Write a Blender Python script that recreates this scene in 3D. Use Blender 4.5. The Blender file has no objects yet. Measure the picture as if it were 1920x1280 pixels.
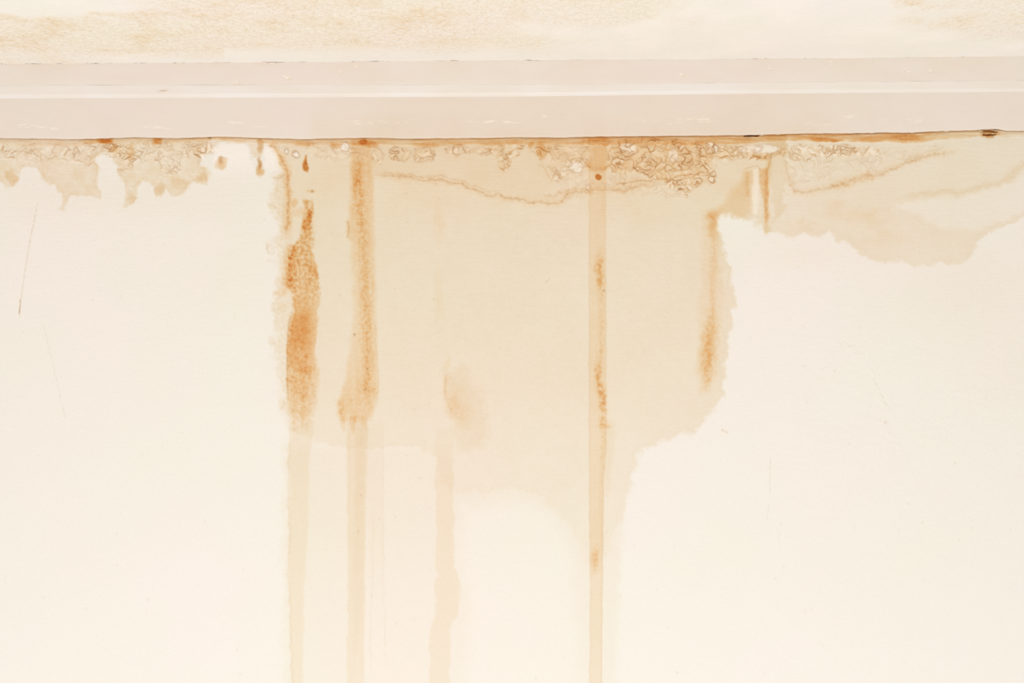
import bpy, math, random
import numpy as np

# ------------------------------------------------------------------ camera, light, exposure
SC = bpy.context.scene
S = 0.000625            # metres of wall per unit of the survey grid
DIST = 1.5              # camera to wall
cam_d = bpy.data.cameras.new('camera'); cam = bpy.data.objects.new('camera', cam_d)
SC.collection.objects.link(cam); SC.camera = cam
cam.location = (0, -DIST, 0); cam.rotation_euler = (math.pi/2, 0, 0)
cam_d.sensor_width = 36; cam_d.lens = 36*DIST/(1920*S)
cam_d.clip_start = 0.01

w = bpy.data.worlds.new('world'); SC.world = w; w.use_nodes = True
bg = w.node_tree.nodes['Background']
bg.inputs[0].default_value = (0.985, 0.975, 0.965, 1); bg.inputs[1].default_value = 0.66

def area(name, loc, target, size, power, col):
    l = bpy.data.lights.new(name, 'AREA'); l.shape = 'RECTANGLE'; l.size = size[0]; l.size_y = size[1]
    l.energy = power; l.color = col
    o = bpy.data.objects.new(name, l); SC.collection.objects.link(o)
    from mathutils import Vector
    o.location = loc
    o.rotation_euler = (Vector(target)-Vector(loc)).to_track_quat('-Z', 'Y').to_euler()
    return o
area('low_area_lamp', (-0.1, -2.2, -1.8), (0, 0, -0.1), (1.2, 1.2), 42, (1.0, 0.985, 1.0))  # unseen soft lamp, added low behind the camera for gradient and relief

SC.view_settings.view_transform = 'Standard'; SC.view_settings.look = 'None'
SC.view_settings.gamma = 1; SC.view_settings.use_curve_mapping = False
SC.view_settings.exposure = -0.03

# ------------------------------------------------------------------ noise
def make_perm(seed):
    r = np.random.RandomState(seed); p = r.permutation(256)
    return np.concatenate([p, p]).astype(np.int32)
ANG = np.linspace(0, 2*np.pi, 256, endpoint=False)
GX = np.cos(ANG).astype(np.float32); GY = np.sin(ANG).astype(np.float32)
def perlin(x, y, seed):
    P = make_perm(seed)
    xi = np.floor(x).astype(np.int32); yi = np.floor(y).astype(np.int32)
    xf = (x-xi).astype(np.float32); yf = (y-yi).astype(np.float32)
    xi &= 255; yi &= 255
    u = xf*xf*xf*(xf*(xf*6-15)+10); v = yf*yf*yf*(yf*(yf*6-15)+10)
    def g(ix, iy, dx, dy):
        h = P[P[ix & 255]+(iy & 255)]
        return GX[h]*dx+GY[h]*dy
    a = g(xi, yi, xf, yf); b = g(xi+1, yi, xf-1, yf)
    c = g(xi, yi+1, xf, yf-1); d = g(xi+1, yi+1, xf-1, yf-1)
    top = a+(b-a)*u; bot = c+(d-c)*u
    return (top+(bot-top)*v)*1.5
def fbm(x, y, sx, sy, octv, seed, gain=0.5):
    r = 0; a = 1; t = 0
    for i in range(octv):
        r = r+a*perlin(x/sx+17.3*i+seed*3.1, y/sy+9.7*i+seed*1.7, seed*7+i)
        t += a; a *= gain; sx /= 2; sy /= 2
    return r/t*1.4
def sst(a, b, x):
    t = np.clip((x-a)/(b-a), 0, 1); return t*t*(3-2*t)
def interp(x, pairs):
    xs, ys = zip(*pairs); return np.interp(x, xs, ys)

# ------------------------------------------------------------------ survey canvas of the wall (1 unit = 0.625 mm)
CX0, CX1, CY0, CY1 = -40, 1960, 236, 1310
W = CX1-CX0+1; H = CY1-CY0+1
XX, YY = np.meshgrid(np.arange(CX0, CX1+1, dtype=np.float32), np.arange(CY0, CY1+1, dtype=np.float32))
tan = np.zeros((H, W), np.float32)      # water-borne tannin
rust = np.zeros((H, W), np.float32)     # rust
line = np.zeros((H, W), np.float32)     # brown tide rings, dirt and the painted joint shade
pale = np.zeros((H, W), np.float32)     # efflorescence, lighter than the wall
relief = np.zeros((H, W), np.float32)   # mm out of the wall
label = np.zeros((H, W), np.int32)
WX = fbm(XX, YY, 26, 26, 4, 3, .62)     # edge warps
WY = fbm(XX, YY, 26, 26, 4, 4, .62)
FN = fbm(XX, YY, 7, 7, 3, 5, .7)        # granular noise
LN = fbm(XX, YY, 110, 110, 3, 6)        # large mottling
HN = fbm(XX, YY, 40, 4.5, 3, 8, .6)     # horizontal brush marks
VN = fbm(XX, YY, 9, 160, 3, 9, .6)      # vertical run marks

def win(x0, y0, x1, y1, pad=0):
    a = max(0, int(x0-pad-CX0)); b = min(W, int(x1+pad-CX0)+1)
    c = max(0, int(y0-pad-CY0)); d = min(H, int(y1+pad-CY0)+1)
    return (slice(c, d), slice(a, b))
def poly(pts, warp=0, pad=34):
    """signed distance to a polygon, negative inside; returns (window, distance)"""
    p = np.array(pts, np.float32)
    s = win(p[:, 0].min(), p[:, 1].min(), p[:, 0].max(), p[:, 1].max(), pad)
    x = XX[s]+WX[s]*warp; y = YY[s]+WY[s]*warp
    d2 = np.full(x.shape, 1e9, np.float32); ins = np.zeros(x.shape, bool)
    n = len(p)
    for i in range(n):
        ax, ay = p[i]; bx, by = p[(i+1) % n]
        ex, ey = bx-ax, by-ay
        t = np.clip(((x-ax)*ex+(y-ay)*ey)/(ex*ex+ey*ey+1e-9), 0, 1)
        d2 = np.minimum(d2, (x-ax-t*ex)**2+(y-ay-t*ey)**2)
        if ay != by:
            c = ((ay > y) != (by > y)) & (x < (bx-ax)*(y-ay)/(by-ay)+ax)
            ins ^= c
    d = np.sqrt(d2)
    return s, np.where(ins, -d, d)
def pline(pts, warp=0, pad=20):
    """distance to a polyline and position along it (0..1)"""
    p = np.array(pts, np.float32)
    s = win(p[:, 0].min(), p[:, 1].min(), p[:, 0].max(), p[:, 1].max(), pad)
    x = XX[s]+WX[s]*warp; y = YY[s]+WY[s]*warp
    best = np.full(x.shape, 1e9, np.float32); pos = np.zeros(x.shape, np.float32)
    L = np.hypot(*(p[1:]-p[:-1]).T); cum = np.concatenate([[0], np.cumsum(L)])
    for i in range(len(p)-1):
        ax, ay = p[i]; bx, by = p[i+1]; ex, ey = bx-ax, by-ay
        t = np.clip(((x-ax)*ex+(y-ay)*ey)/(ex*ex+ey*ey+1e-9), 0, 1)
        d = (x-ax-t*ex)**2+(y-ay-t*ey)**2
        m = d < best; best[m] = d[m]; pos[m] = ((cum[i]+t*L[i])/cum[-1])[m]
    return s, np.sqrt(best), pos
def ell(cx, cy, rx, ry, warp=0):
    s = win(cx-rx*2.2-12, cy-ry*2.2-12, cx+rx*2.2+12, cy+ry*2.2+12)
    return s, np.hypot((XX[s]+WX[s]*warp-cx)/rx, (YY[s]+WY[s]*warp-cy)/ry)
def soft(d, w):            # 1 inside, 0 outside over width w
    return 1-sst(-w*.5, w*.5, d)
def add(layer, s, v): layer[s] += v
def keep(layer, s, v): layer[s] = np.maximum(layer[s], v)

# cornice bottom edge, in survey units
EDGE = [(-40, 259), (0, 259), (140, 261), (200, 259.5), (250, 257.5), (330, 259), (420, 256), (500, 259), (570, 261), (620, 259.5),
        (700, 258.5), (760, 260), (900, 259), (960, 257.5), (1060, 258), (1120, 256), (1200, 255.5), (1300, 254.5), (1400, 253.5),
        (1500, 250.5), (1600, 250), (1660, 248.5), (1700, 249), (1770, 245.5), (1820, 244.5), (1840, 243), (1870, 242), (1885, 245), (1920, 245.5), (1960, 245)]
def edge_at(x): return interp(x, EDGE)+0.5*perlin(np.asarray(x)/14.0, np.asarray(x)*0+.3, 77)
BE = edge_at(XX[0]).astype(np.float32)[None, :]
DY = YY-BE                                           # distance below the cornice

# ------------------------------------------------------------------ WATER STAINS
MAIN = [(470, 240), (498, 268), (522, 285), (518, 325), (507, 350), (512, 372), (503, 388), (517, 405), (522, 430), (518, 470), (524, 510), (515, 545), (508, 575),
        (517, 610), (507, 640), (516, 680), (519, 720), (528, 760), (540, 800), (556, 822), (600, 836), (650, 842), (700, 850), (730, 840),
        (790, 842), (815, 870), (822, 905), (850, 934), (900, 928), (962, 920), (1002, 927), (1040, 958), (1062, 990), (1090, 1030), (1102, 1075),
        (1134, 1070), (1160, 1002), (1178, 940), (1195, 860), (1215, 840), (1258, 826), (1298, 812), (1338, 776), (1357, 742),
        (1358, 692), (1366, 640), (1380, 565), (1374, 515), (1362, 480), (1354, 440), (1347, 412), (1368, 402), (1396, 412), (1425, 424), (1442, 436), (1452, 415),
        (1470, 400), (1475, 330), (1476, 240)]
s, d = poly(MAIN, 13)
vert = interp(YY[s], [(240, 1.02), (330, 1.0), (450, 1.05), (560, 1.0), (680, .95), (760, .86), (860, .74), (960, .66), (1040, .58), (1100, .28)])
left = sst(505, 600, XX[s]); lf = .84+.16*left
wd_ = interp(XX[s], [(500, 20), (560, 14), (620, 8), (1200, 7), (1300, 10)])+interp(YY[s], [(700, 0), (790, 5), (850, 11), (1100, 17)])
body = soft(d+wd_*.12, wd_)*vert*lf*(1+.13*LN[s]+.05*HN[s])*(1+.9*FN[s]*sst(560, 520, XX[s]))
rim = np.exp(-((d+7)/5.0)**2)*.15*sst(1500, 700, YY[s])*sst(560, 640, XX[s])
add(tan, s, body+rim*soft(d, 4))
add(rust, s, .055*soft(d, 10)*sst(470, 330, YY[s])*(1+.8*LN[s]))
mm = d < 0; label[s][mm] = 1
# broad faint damp below the main stain, between the runs
s, d = poly([(536, 800), (1150, 800), (1165, 1000), (1150, 1400), (530, 1400)], 10)
gap = 1-.85*soft(poly([(862, 935), (1000, 925), (1050, 970), (1085, 1040), (1098, 1400), (858, 1400), (868, 1130), (856, 1040)], 8)[1]*1.0, 60) if False else 1
v = soft(d, 26)*interp(YY[s], [(800, .0), (850, .55), (960, .50), (1100, .36), (1310, .26)])
s2, d2 = poly([(858, 940), (1000, 922), (1055, 970), (1090, 1040), (1100, 1400), (858, 1400), (870, 1130), (850, 1040)], 10, 60)
tmp = np.zeros_like(tan); tmp[s] = v; tmp[s2] *= 1-.72*soft(d2+12, 44); tan = np.maximum(tan, tmp)
# left lace of stain under the cornice
LEFT = [(-60, 240), (-60, 345), (0, 335), (6, 350), (14, 352), (24, 352), (30, 338), (36, 322), (52, 312), (70, 314), (80, 338), (88, 346), (100, 348), (112, 362), (118, 376),
        (106, 396), (118, 398), (130, 372), (150, 366), (172, 368), (186, 372), (190, 360), (184, 345), (185, 320), (180, 300), (192, 286), (206, 290), (222, 312), (226, 332), (232, 350),
        (236, 372), (230, 390), (242, 388), (252, 376), (258, 352), (268, 340), (280, 340), (288, 356), (292, 372), (304, 368), (310, 354), (318, 364), (334, 370), (344, 362), (352, 346),
        (364, 338), (378, 346), (390, 346), (392, 332), (384, 318), (374, 312), (372, 298), (384, 290), (398, 284), (404, 270), (430, 268), (456, 268), (470, 282), (476, 296), (492, 294), (496, 270), (510, 240)]
s, d = poly(LEFT, 7)
rag = soft(d, 5.5); add(rust, s, .06*rag*(1+1.2*WY[s])*sst(400, 320, YY[s]))
body = rag*(.66+.25*LN[s]+.25*FN[s]+.3*WX[s]+.1*HN[s])*interp(YY[s], [(240, .95), (300, .95), (330, 1.1), (400, .9)])
add(tan, s, body+.42*np.exp(-((d+3.5)/3.4)**2)*rag*sst(280, 320, YY[s])*np.clip(.7+.8*WY[s], 0, 1.5))
label[s][d < 0] = 2
for cx, cy, rx, ry, a in [(22, 334, 9, 18, .12), (384, 328, 15, 12, .14), (340, 345, 16, 12, .08), (368, 334, 12, 8, .08), (300, 352, 8, 16, .06), (245, 372, 6, 16, .06), (415, 306, 11, 11, .22), (487, 318, 7.5, 15, .2)]:
    s, q = ell(cx, cy, rx, ry, 9)
    add(tan, s, .6*soft(q-.9, .9)); add(rust, s, a*soft(q-.9, .9))
    label[s][q < 1] = 2
s, q = ell(413, 300, 4, 7, 5); add(line, s, .22*soft(q-1, .8))
s, q = ell(487, 304, 3.5, 10, 5); add(line, s, .26*soft(q-1, .8)); add(rust, s, .15*soft(q-1, .8))
s, q = ell(487, 272, 6, 14, 4); add(rust, s, .30*soft(q-1, .6)); add(line, s, .16*soft(q-1, .6))
for cx, cy, rx, ry, a in [(510, 388, 7, 6, .3), (507, 466, 8, 10, .3), (501, 462, 4, 9, .4), (514, 450, 9, 6, .2), (515, 492, 12, 4, .2), (514, 548, 5, 5, .3), (510, 576, 5, 7, .3), (509, 640, 4, 6, .2), (518, 330, 12, 7, .4)]:
    s, q = ell(cx, cy, rx, ry, 9); add(tan, s, 1.2*a*soft(q-1, .6)*(1+.8*FN[s])); add(line, s, .25*a*np.exp(-((q-.9)/.15)**2))
# right stain
RIGHT = [(1440, 240), (1440, 300), (1452, 410), (1436, 432), (1462, 440), (1488, 446), (1512, 438), (1535, 444), (1552, 436), (1568, 446), (1590, 458), (1612, 474), (1640, 490), (1668, 488), (1700, 494), (1722, 500), (1760, 494),
         (1792, 496), (1812, 488), (1826, 470), (1842, 446), (1862, 432), (1885, 424), (1925, 408), (2000, 395), (2000, 240)]
s, d = poly(RIGHT, 9)
body = soft(d, 7)*(.93+.16*LN[s]+.05*HN[s])*interp(YY[s], [(240, .95), (380, .98), (440, 1.0), (500, .72)])*interp(XX[s], [(1440, .9), (1600, 1), (1750, .95), (1960, .82)])
add(tan, s, body+.14*np.exp(-((d+7)/6)**2)*soft(d, 4))
label[s][(d < 0) & (label[s] == 0)] = 3; label[s][(d < 0) & (XX[s] > 1476)] = 3
# paler pocket under its upper rim
s, d = poly([(1680, 385), (1700, 374), (1750, 368), (1800, 370), (1838, 362), (1880, 350), (1912, 330), (2000, 300), (2000, 392), (1925, 400), (1870, 418), (1838, 425), (1800, 430), (1750, 425), (1718, 402)], 10)
add(tan, s, -.42*soft(d, 14)); 
s, d, t = pline([(1690, 372), (1715, 368), (1760, 361), (1810, 358), (1850, 350), (1880, 340), (1902, 322), (1925, 305)], 7)
add(tan, s, (.5*np.exp(-(d/6)**2))*(1+.7*FN[s])*np.clip(t*9, 0, 1)); add(rust, s, .04*np.exp(-(d/8)**2))
for cx, cy, rx, ry, a in [(1580, 400, 70, 30, .10), (1640, 410, 50, 22, .10), (1500, 425, 50, 14, .07), (1700, 340, 120, 30, -.03), (1660, 450, 60, 22, .06)]:
    s, q = ell(cx, cy, rx, ry, 20); add(rust, s, a*np.clip(1-q, 0, 1)*(1+.6*WY[s])*.8)

# ------------------------------------------------------------------ RUST BAND under the cornice
BAND = [(-40, .10), (60, .12), (120, .16), (150, .25), (172, .7), (195, 1.0), (208, .9), (214, .2), (284, .16), (291, .9), (302, .9), (307, .2), (335, .3), (360, .45), (395, .5), (440, .42),
        (470, .3), (520, .28), (600, .25), (655, .3), (672, .6), (690, .6), (705, .35), (760, .2), (805, .42), (860, .45), (900, .45), (960, .38), (1080, .35), (1110, .6), (1200, .55), (1300, .5),
        (1400, .6), (1500, .7), (1555, .95), (1590, .75), (1650, .8), (1710, .72), (1760, .45), (1800, .35), (1835, .3), (1850, .6), (1875, .3), (1890, .12), (1960, .10)]
THK = [(-40, 13), (140, 12), (180, 8), (212, 8), (290, 11), (340, 8), (400, 5), (440, 8), (470, 10), (600, 12), (700, 13), (900, 13), (1000, 12), (1120, 15), (1250, 16), (1400, 16), (1460, 12), (1600, 16), (1700, 18), (1790, 14), (1890, 12), (1960, 12)]
s = win(CX0, CY0, CX1, 300)
x, y, dy = XX[s], YY[s], DY[s]
thk = interp(x, THK)+3*fbm(x, y, 30, 30, 3, 21)
cover = soft(dy-thk, 5)
streak = .75+.7*fbm(x, y-BE, 60, 5, 3, 22, .7)
add(rust, s, np.clip(interp(x, BAND)*streak, 0, 2)*cover*1.0)
add(tan, s, cover*.18)
add(line, s, .12*np.exp(-((dy-thk)/1.6)**2)*np.clip(1.2*fbm(x, y, 24, 24, 2, 23)+.6, 0, 1)+.16*cover*np.clip(fbm(x, y-BE, 70, 3.4, 2, 24)-.15, 0, 1))
add(relief, s, 1.1*soft(dy-thk, 6)+.35*cover*fbm(x, y, 40, 4, 3, 25))
label[s][(dy < interp(x, THK))] = 4
# dark joint line right under the cornice, shade of the gap painted as colour
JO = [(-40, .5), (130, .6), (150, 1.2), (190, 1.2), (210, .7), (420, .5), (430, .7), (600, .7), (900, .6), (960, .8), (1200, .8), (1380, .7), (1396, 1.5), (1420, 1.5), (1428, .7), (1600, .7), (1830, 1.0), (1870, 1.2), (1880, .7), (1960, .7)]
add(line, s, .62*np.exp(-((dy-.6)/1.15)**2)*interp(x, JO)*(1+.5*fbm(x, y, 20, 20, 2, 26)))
add(relief, s, -.8*np.exp(-((dy-.8)/1.2)**2))
# two open cracks
for pts, wd in [([(1396, 256), (1408, 254), (1421, 254.5)], 1.1), ([(1843, 252.5), (1855, 253.5), (1866, 252.5)], 1.0), ([(1838, 246), (1850, 245), (1868, 247)], .9)]:
    q, d, t = pline(pts, 2); add(line, q, 1.8*np.exp(-(d/wd)**2)); add(relief, q, -2.0*np.exp(-(d/wd)**2))
s, q = ell(1855, 251, 16, 6, 4); add(rust, s, .45*soft(q-1, .9)); add(line, s, .15*soft(q-1, .9))
for cx, cy, rx, ry, a in [(197, 264, 14, 4, .7), (297, 264, 7, 6, .5), (681, 265, 8, 6, 1.0), (696, 272, 14, 5, .5), (1125, 262, 22, 5, .35), (1548, 262, 30, 4, .5), (940, 268, 40, 4, .2), (1700, 258, 30, 5, .4), (1390, 262, 20, 4, .2),
                          (1015, 282, 9, 14, .35), (995, 270, 6, 6, .5), (800, 272, 20, 5, .3), (215, 278, 7, 8, .28), (245, 285, 7, 18, .22), (630, 272, 8, 5, .4), (570, 270, 16, 6, .25)]:
    s, q = ell(cx, cy, rx, ry, 4); add(rust, s, a*soft(q-1, .9)*(1+.5*FN[s])); add(line, s, .12*a*soft(q-1, .6))

# ------------------------------------------------------------------ BLISTERED CRUST: winding ridges
s0 = win(CX0, 236, CX1, 430)
x, y = XX[s0], YY[s0]
wx = 5*fbm(x, y, 16, 16, 2, 31); wy = 5*fbm(x, y, 16, 16, 2, 32)
def ridges(sc, seed, asp=1.35):
    n = fbm(x+wx, y+wy, sc*asp, sc, 2, seed, .45)
    gy, gx = np.gradient(n)
    g = np.sqrt(gx*gx+gy*gy)+.010
    return n, np.abs(n)/g
nA, dA = ridges(11, 33, 1.15); nB, dB = ridges(7, 34, 1.2); nC, dC = ridges(19, 36, 1.2); big = sst(-.25, .3, fbm(x, y, 34, 26, 2, 38))
def zone(pts, amp_line, amp_rust, amp_pale, lab=5, warp=8, fine=.4, rel=.35):
    m = np.zeros_like(x); s, d = poly(pts, warp)
    full = np.zeros((H, W), np.float32); full[s] = soft(d, 7); m = full[s0]
    lw = (1-big)*((1-fine)*np.exp(-(dA/1.15)**2)+fine*np.exp(-(dB/1.0)**2))+big*np.exp(-(dC/1.15)**2)+.25*big*np.exp(-(dA/.9)**2)
    lw = np.clip(lw*1.25, 0, 1)
    brk = np.clip(.8+1.7*fbm(x, y, 24, 24, 2, 37), .05, 1.6)
    add(line, s0, amp_line*m*lw*brk); add(rust, s0, amp_rust*m*(lw*.8+.25*(nA < 0)))
    add(pale, s0, amp_pale*m*np.clip(nA*5, 0, 1)*(1-lw))
    add(relief, s0, rel*m*(np.clip(nA*3, -.3, .8)+.5*lw))
    if lab:
        q = label[s]; q[d < -1] = lab
zone([(-60, 270), (200, 270), (240, 266), (390, 268), (392, 292), (340, 300), (330, 330), (300, 330), (296, 300), (240, 305), (195, 290), (170, 312), (150, 308), (100, 304), (40, 300), (-60, 296)], .27, .05, .22, 0, rel=.5)
zone([(184, 268), (250, 268), (256, 302), (244, 322), (226, 318), (222, 296), (205, 290)], .25, .12, .25, 0, fine=.6)
zone([(360, 266), (410, 268), (404, 286), (385, 294), (374, 310), (366, 300)], .25, .12, .35, 0, fine=.5)
zone([(560, 268), (690, 268), (690, 300), (600, 300)], .14, .04, .3, 0)
for cx, cy, rx, ry, f in [(707, 292, 11, 14, .3), (750, 289, 20, 14, .7), (797, 290, 21, 13, .35), (858, 282, 26, 8, .5), (905, 281, 22, 9, .5)]:
    zone([(cx+rx*math.cos(a), cy+ry*math.sin(a)) for a in np.linspace(0, 6.28, 14)[:-1]], .36, .12, .55, 5, 6, f)
    s, q = ell(cx, cy, rx, ry, 8); add(line, s, .22*np.exp(-((q-1)/.1)**2)*np.clip(.8+WX[s], 0, 1.2))
zone([(915, 270), (985, 268), (972, 292), (962, 306), (950, 320), (938, 320), (932, 300), (922, 285)], .40, .30, .22, 5, 6, .6)
zone([(1000, 268), (1034, 270), (1030, 290), (1015, 298), (1006, 290)], .3, .35, .1, 5, 5)
CR = [(1030, 272), (1105, 268), (1110, 300), (1105, 325), (1088, 330), (1070, 328), (1040, 345), (1028, 325), (1022, 300)]
zone(CR, .26, .08, .32, 5, 7, .5)
zone([(1132, 268), (1180, 262), (1250, 262), (1320, 266), (1340, 276), (1336, 300), (1345, 325), (1338, 345), (1300, 352), (1285, 368), (1268, 352), (1240, 340), (1200, 325), (1160, 328), (1140, 318)], .44, .30, .30, 6, 8, .35, .5)
zone([(1336, 272), (1420, 274), (1470, 276), (1500, 270), (1640, 275), (1650, 290), (1560, 292), (1500, 300), (1450, 292), (1440, 298), (1400, 300), (1336, 300)], .34, .22, .5, 6, 6, .5)
zone([(1500, 288), (1760, 270), (1790, 280), (1720, 302), (1660, 322), (1600, 332), (1520, 345), (1482, 350), (1480, 300)], .10, .05, .12, 0, 6, .4, .15)
zone([(1040, 325), (1180, 330), (1300, 345), (1290, 372), (1150, 362), (1060, 372)], .10, .05, .1, 0, 6, .7, .15)
# small rings and pale islands
for cx, cy, rx, ry, a in [(555, 289, 5, 7, .45), (537, 283, 4, 6, .35), (646, 276, 7, 7, .3), (1340, 279, 5.5, 6.5, .5), (1330, 273, 7, 5, .3), (1103, 351, 4, 4, .3), (1180, 280, 16, 10, .2), (1406, 278, 24, 7, .2), (1435, 280, 26, 8, .15), (1262, 292, 9, 12, .2), (1080, 312, 12, 11, .22), (1410, 274, 10, 6, .1)]:
    s, q = ell(cx, cy, rx, ry, 5); add(line, s, a*np.exp(-((q-1)/(1.4/min(rx, ry)))**2)); tan[s] *= 1-.75*soft(q-1, .4); rust[s] *= 1-.85*soft(q-1, .4); add(pale, s, .22*soft(q-1, .4))
# white untouched bay between the drips left of the first run
s, d = poly([(404, 276), (420, 271), (456, 270), (468, 284), (470, 300), (480, 330), (495, 330), (499, 300), (497, 276), (506, 273), (516, 282), (524, 305), (530, 325), (512, 330), (500, 380), (400, 380), (400, 300)], 4)
m = soft(d, 4); tan[s] *= 1-.93*m; rust[s] *= 1-.55*m; add(pale, s, .35*m*sst(340, 290, YY[s])); label[s][d < 0] = 0
for cx, cy, rx, ry, a in [(415, 306, 11, 12, .22), (487, 318, 7.5, 16, .22)]:
    s, q = ell(cx, cy, rx, ry, 5); add(tan, s, .85*soft(q-.95, .8)); add(rust, s, a*soft(q-.8, 1.0)); add(line, s, .12*soft(np.hypot(XX[s]-cx+1, (YY[s]-cy+7)*.6)/4-1, 1)); add(line, s, .08*np.exp(-((q-.92)/.13)**2)); label[s][q < 1] = 2
s, d = poly([(1412, 318), (1421, 316), (1423, 360), (1420, 402), (1412, 402), (1410, 360)], 3); m = soft(d, 7); tan[s] *= 1-.5*m; add(pale, s, .3*m)
s, d = poly([(1444, 292), (1472, 292), (1476, 350), (1470, 408), (1446, 408), (1446, 340)], 4); m = soft(d, 8); tan[s] *= 1-.30*m; rust[s] *= 1-.5*m

# ------------------------------------------------------------------ TIDE LINES
def tide(pts, wd, al, ar, warp=6, lab=None, gran=.6, both=0):
    s, d, t = pline(pts, warp)
    g = np.clip(1+gran*1.6*FN[s], .1, 2)
    end = np.clip(t*12, 0, 1)*np.clip((1-t)*12, 0, 1)
    add(line, s, al*np.exp(-(d/(wd*.45))**2)*g*end); add(rust, s, ar*np.exp(-(d/(wd*1.6))**2)*g*end)
    add(relief, s, .12*np.exp(-(d/wd)**2)*end)
    if lab: label[s][(d < wd*1.5)] = lab
tide([(690, 326), (730, 331), (780, 336), (830, 340), (862, 347), (900, 360), (945, 370), (1000, 376), (1028, 382), (1044, 380), (1062, 366), (1100, 360), (1150, 357), (1200, 350), (1240, 346)], 4.0, .20, .13, 7, 7)
tide([(700, 322), (760, 330), (840, 332), (880, 345), (930, 362)], 2.6, .12, .03, 6)
tide([(1020, 372), (1045, 362), (1070, 358), (1110, 352)], 3, .14, .08, 8)
tide([(1150, 346), (1180, 341), (1220, 338), (1250, 335), (1290, 325), (1330, 322)], 2.6, .30, .12, 5)
tide([(1473, 292), (1476, 320), (1480, 345), (1490, 358), (1512, 362), (1545, 354), (1580, 343), (1610, 333), (1650, 326), (1680, 314), (1712, 300), (1750, 290), (1800, 284)], 4.2, .14, .13, 6, 8)
tide([(1560, 350), (1610, 340), (1640, 331)], 5, .05, .15, 6)
tide([(990, 275), (1012, 296), (1022, 325), (1038, 345)], 2.2, .16, .05, 5)
s, d = poly([(1478, 290), (1760, 280), (1700, 305), (1640, 328), (1560, 345), (1500, 360), (1482, 350)], 6); add(tan, s, .12*soft(d, 10))
s, d = poly([(690, 322), (900, 350), (1035, 380), (1100, 358), (1290, 345), (1340, 300), (1340, 262), (690, 262)], 6); add(tan, s, .10*soft(d, 10)); add(rust, s, .03*soft(d, 10))
s, d = poly([(1000, 262), (1420, 262), (1420, 284), (1330, 300), (1330, 318), (1250, 330), (1130, 312), (1040, 300)], 8); add(rust, s, .09*soft(d, 22)*(1+WX[s]))

# ------------------------------------------------------------------ RUST RUNS
# run one
tide([(500, 276), (506, 272), (515, 276), (522, 290), (530, 304), (538, 322), (541, 345), (541, 380), (540, 415), (536, 440)], 3.2, .22, .34, 3, None, .5)
s, d = poly([(518, 285), (530, 285), (546, 310), (548, 350), (549, 400), (546, 445), (530, 450), (528, 400), (532, 350)], 4); add(rust, s, .10*soft(d, 8)); label[s][d < 0] = 9
RA = [(566, 372), (586, 372), (590, 400), (584, 440), (586, 475), (598, 500), (600, 560), (596, 620), (592, 660), (600, 700), (598, 745), (586, 790), (566, 830), (548, 826), (541, 770),
      (539, 700), (538, 640), (548, 580), (542, 545), (537, 515), (540, 482), (552, 455), (566, 430), (572, 405)]
s, d = poly(RA, 5)
xs, ys = XX[s], YY[s]+26*VN[s]*sst(640, 740, YY[s])
prof = interp(ys, [(370, .30), (400, .62), (430, .62), (450, .46), (480, .52), (520, .50), (550, .44), (575, .62), (600, .92), (640, .95), (660, .72), (690, .60), (720, .48), (750, .38), (775, .26), (800, .10), (815, 0)])
mott = interp(ys, [(370, 1.5), (540, 1.5), (580, .35), (660, .4), (700, .8), (806, .6)])
cent = interp(ys, [(370, 576), (450, 574), (520, 566), (600, 564), (700, 566), (800, 566)])
cross = 1-.55*sst(4, 30, xs-cent)*sst(540, 580, ys)
add(rust, s, np.clip(prof*(1+mott*.75*FN[s]+.3*WX[s]), 0, 2)*soft(d+2, interp(YY[s], [(400, 7), (640, 7), (760, 14)]))*cross)
add(line, s, .14*soft(d, 4)*np.clip(FN[s]*2, 0, 1)*mott*.7+.0*d)
add(relief, s, .18*soft(d, 6)*(1+1.5*FN[s]*mott))
label[s][d < 1] = 9
tide([(549, 578), (543, 600), (540, 625), (539, 660), (539, 720), (540, 752)], 2.0, .30, .25, 1.5, None, .2)
tide([(552, 457), (545, 475), (541, 500), (540, 525), (545, 545)], 5.5, .10, .60, 3, None, .6)
tide([(586, 470), (586, 420), (578, 385)], 3.5, .12, .15, 5, None, 1)
for cx, cy, rx, ry, a in [(574, 415, 8, 18, .45), (589, 510, 7, 14, .22), (573, 665, 6, 6, .25), (575, 694, 14, 9, .28), (570, 735, 6, 20, .18), (568, 776, 7, 18, .18), (529, 548, 12, 8, .18), (530, 575, 10, 10, .08), (530, 760, 10, 10, .10), (565, 398, 18, 10, .15), (553, 380, 6, 8, .3)]:
    s, q = ell(cx, cy, rx, ry, 5); add(rust, s, a*soft(q-.9, .9)*(1+.5*FN[s]))
s, d = poly([(571, 291), (574, 291), (576, 302), (581, 314), (577, 322), (569, 319), (567, 308)], 4); add(rust, s, 1.2*soft(d+.5, 5)*(1+.5*FN[s])); add(line, s, .25*soft(d, 4)*(1+FN[s])); label[s][d < 0] = 9
s, q = ell(583, 358, 12, 4, 3); add(rust, s, .22*soft(q-.8, .8)); s, q = ell(586, 359, 3, 3, 1); add(line, s, .5*soft(q-.8, .8))
# its long pale tail
s, d = poly([(541, 800), (590, 790), (580, 850), (578, 950), (570, 1100), (566, 1400), (546, 1400), (544, 1150), (540, 1000), (545, 900), (540, 860)], 4)
add(tan, s, .28*soft(d, 6)*interp(YY[s], [(790, .9), (950, .8), (1310, .75)])); add(rust, s, .055*soft(d, 6))
label[s][(d < 0)] = 9
tide([(545, 820), (543, 860), (541, 920), (543, 1010), (539, 1075), (544, 1110), (545, 1200), (548, 1320)], 2.0, .07, .035, 4, None, .6)
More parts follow.
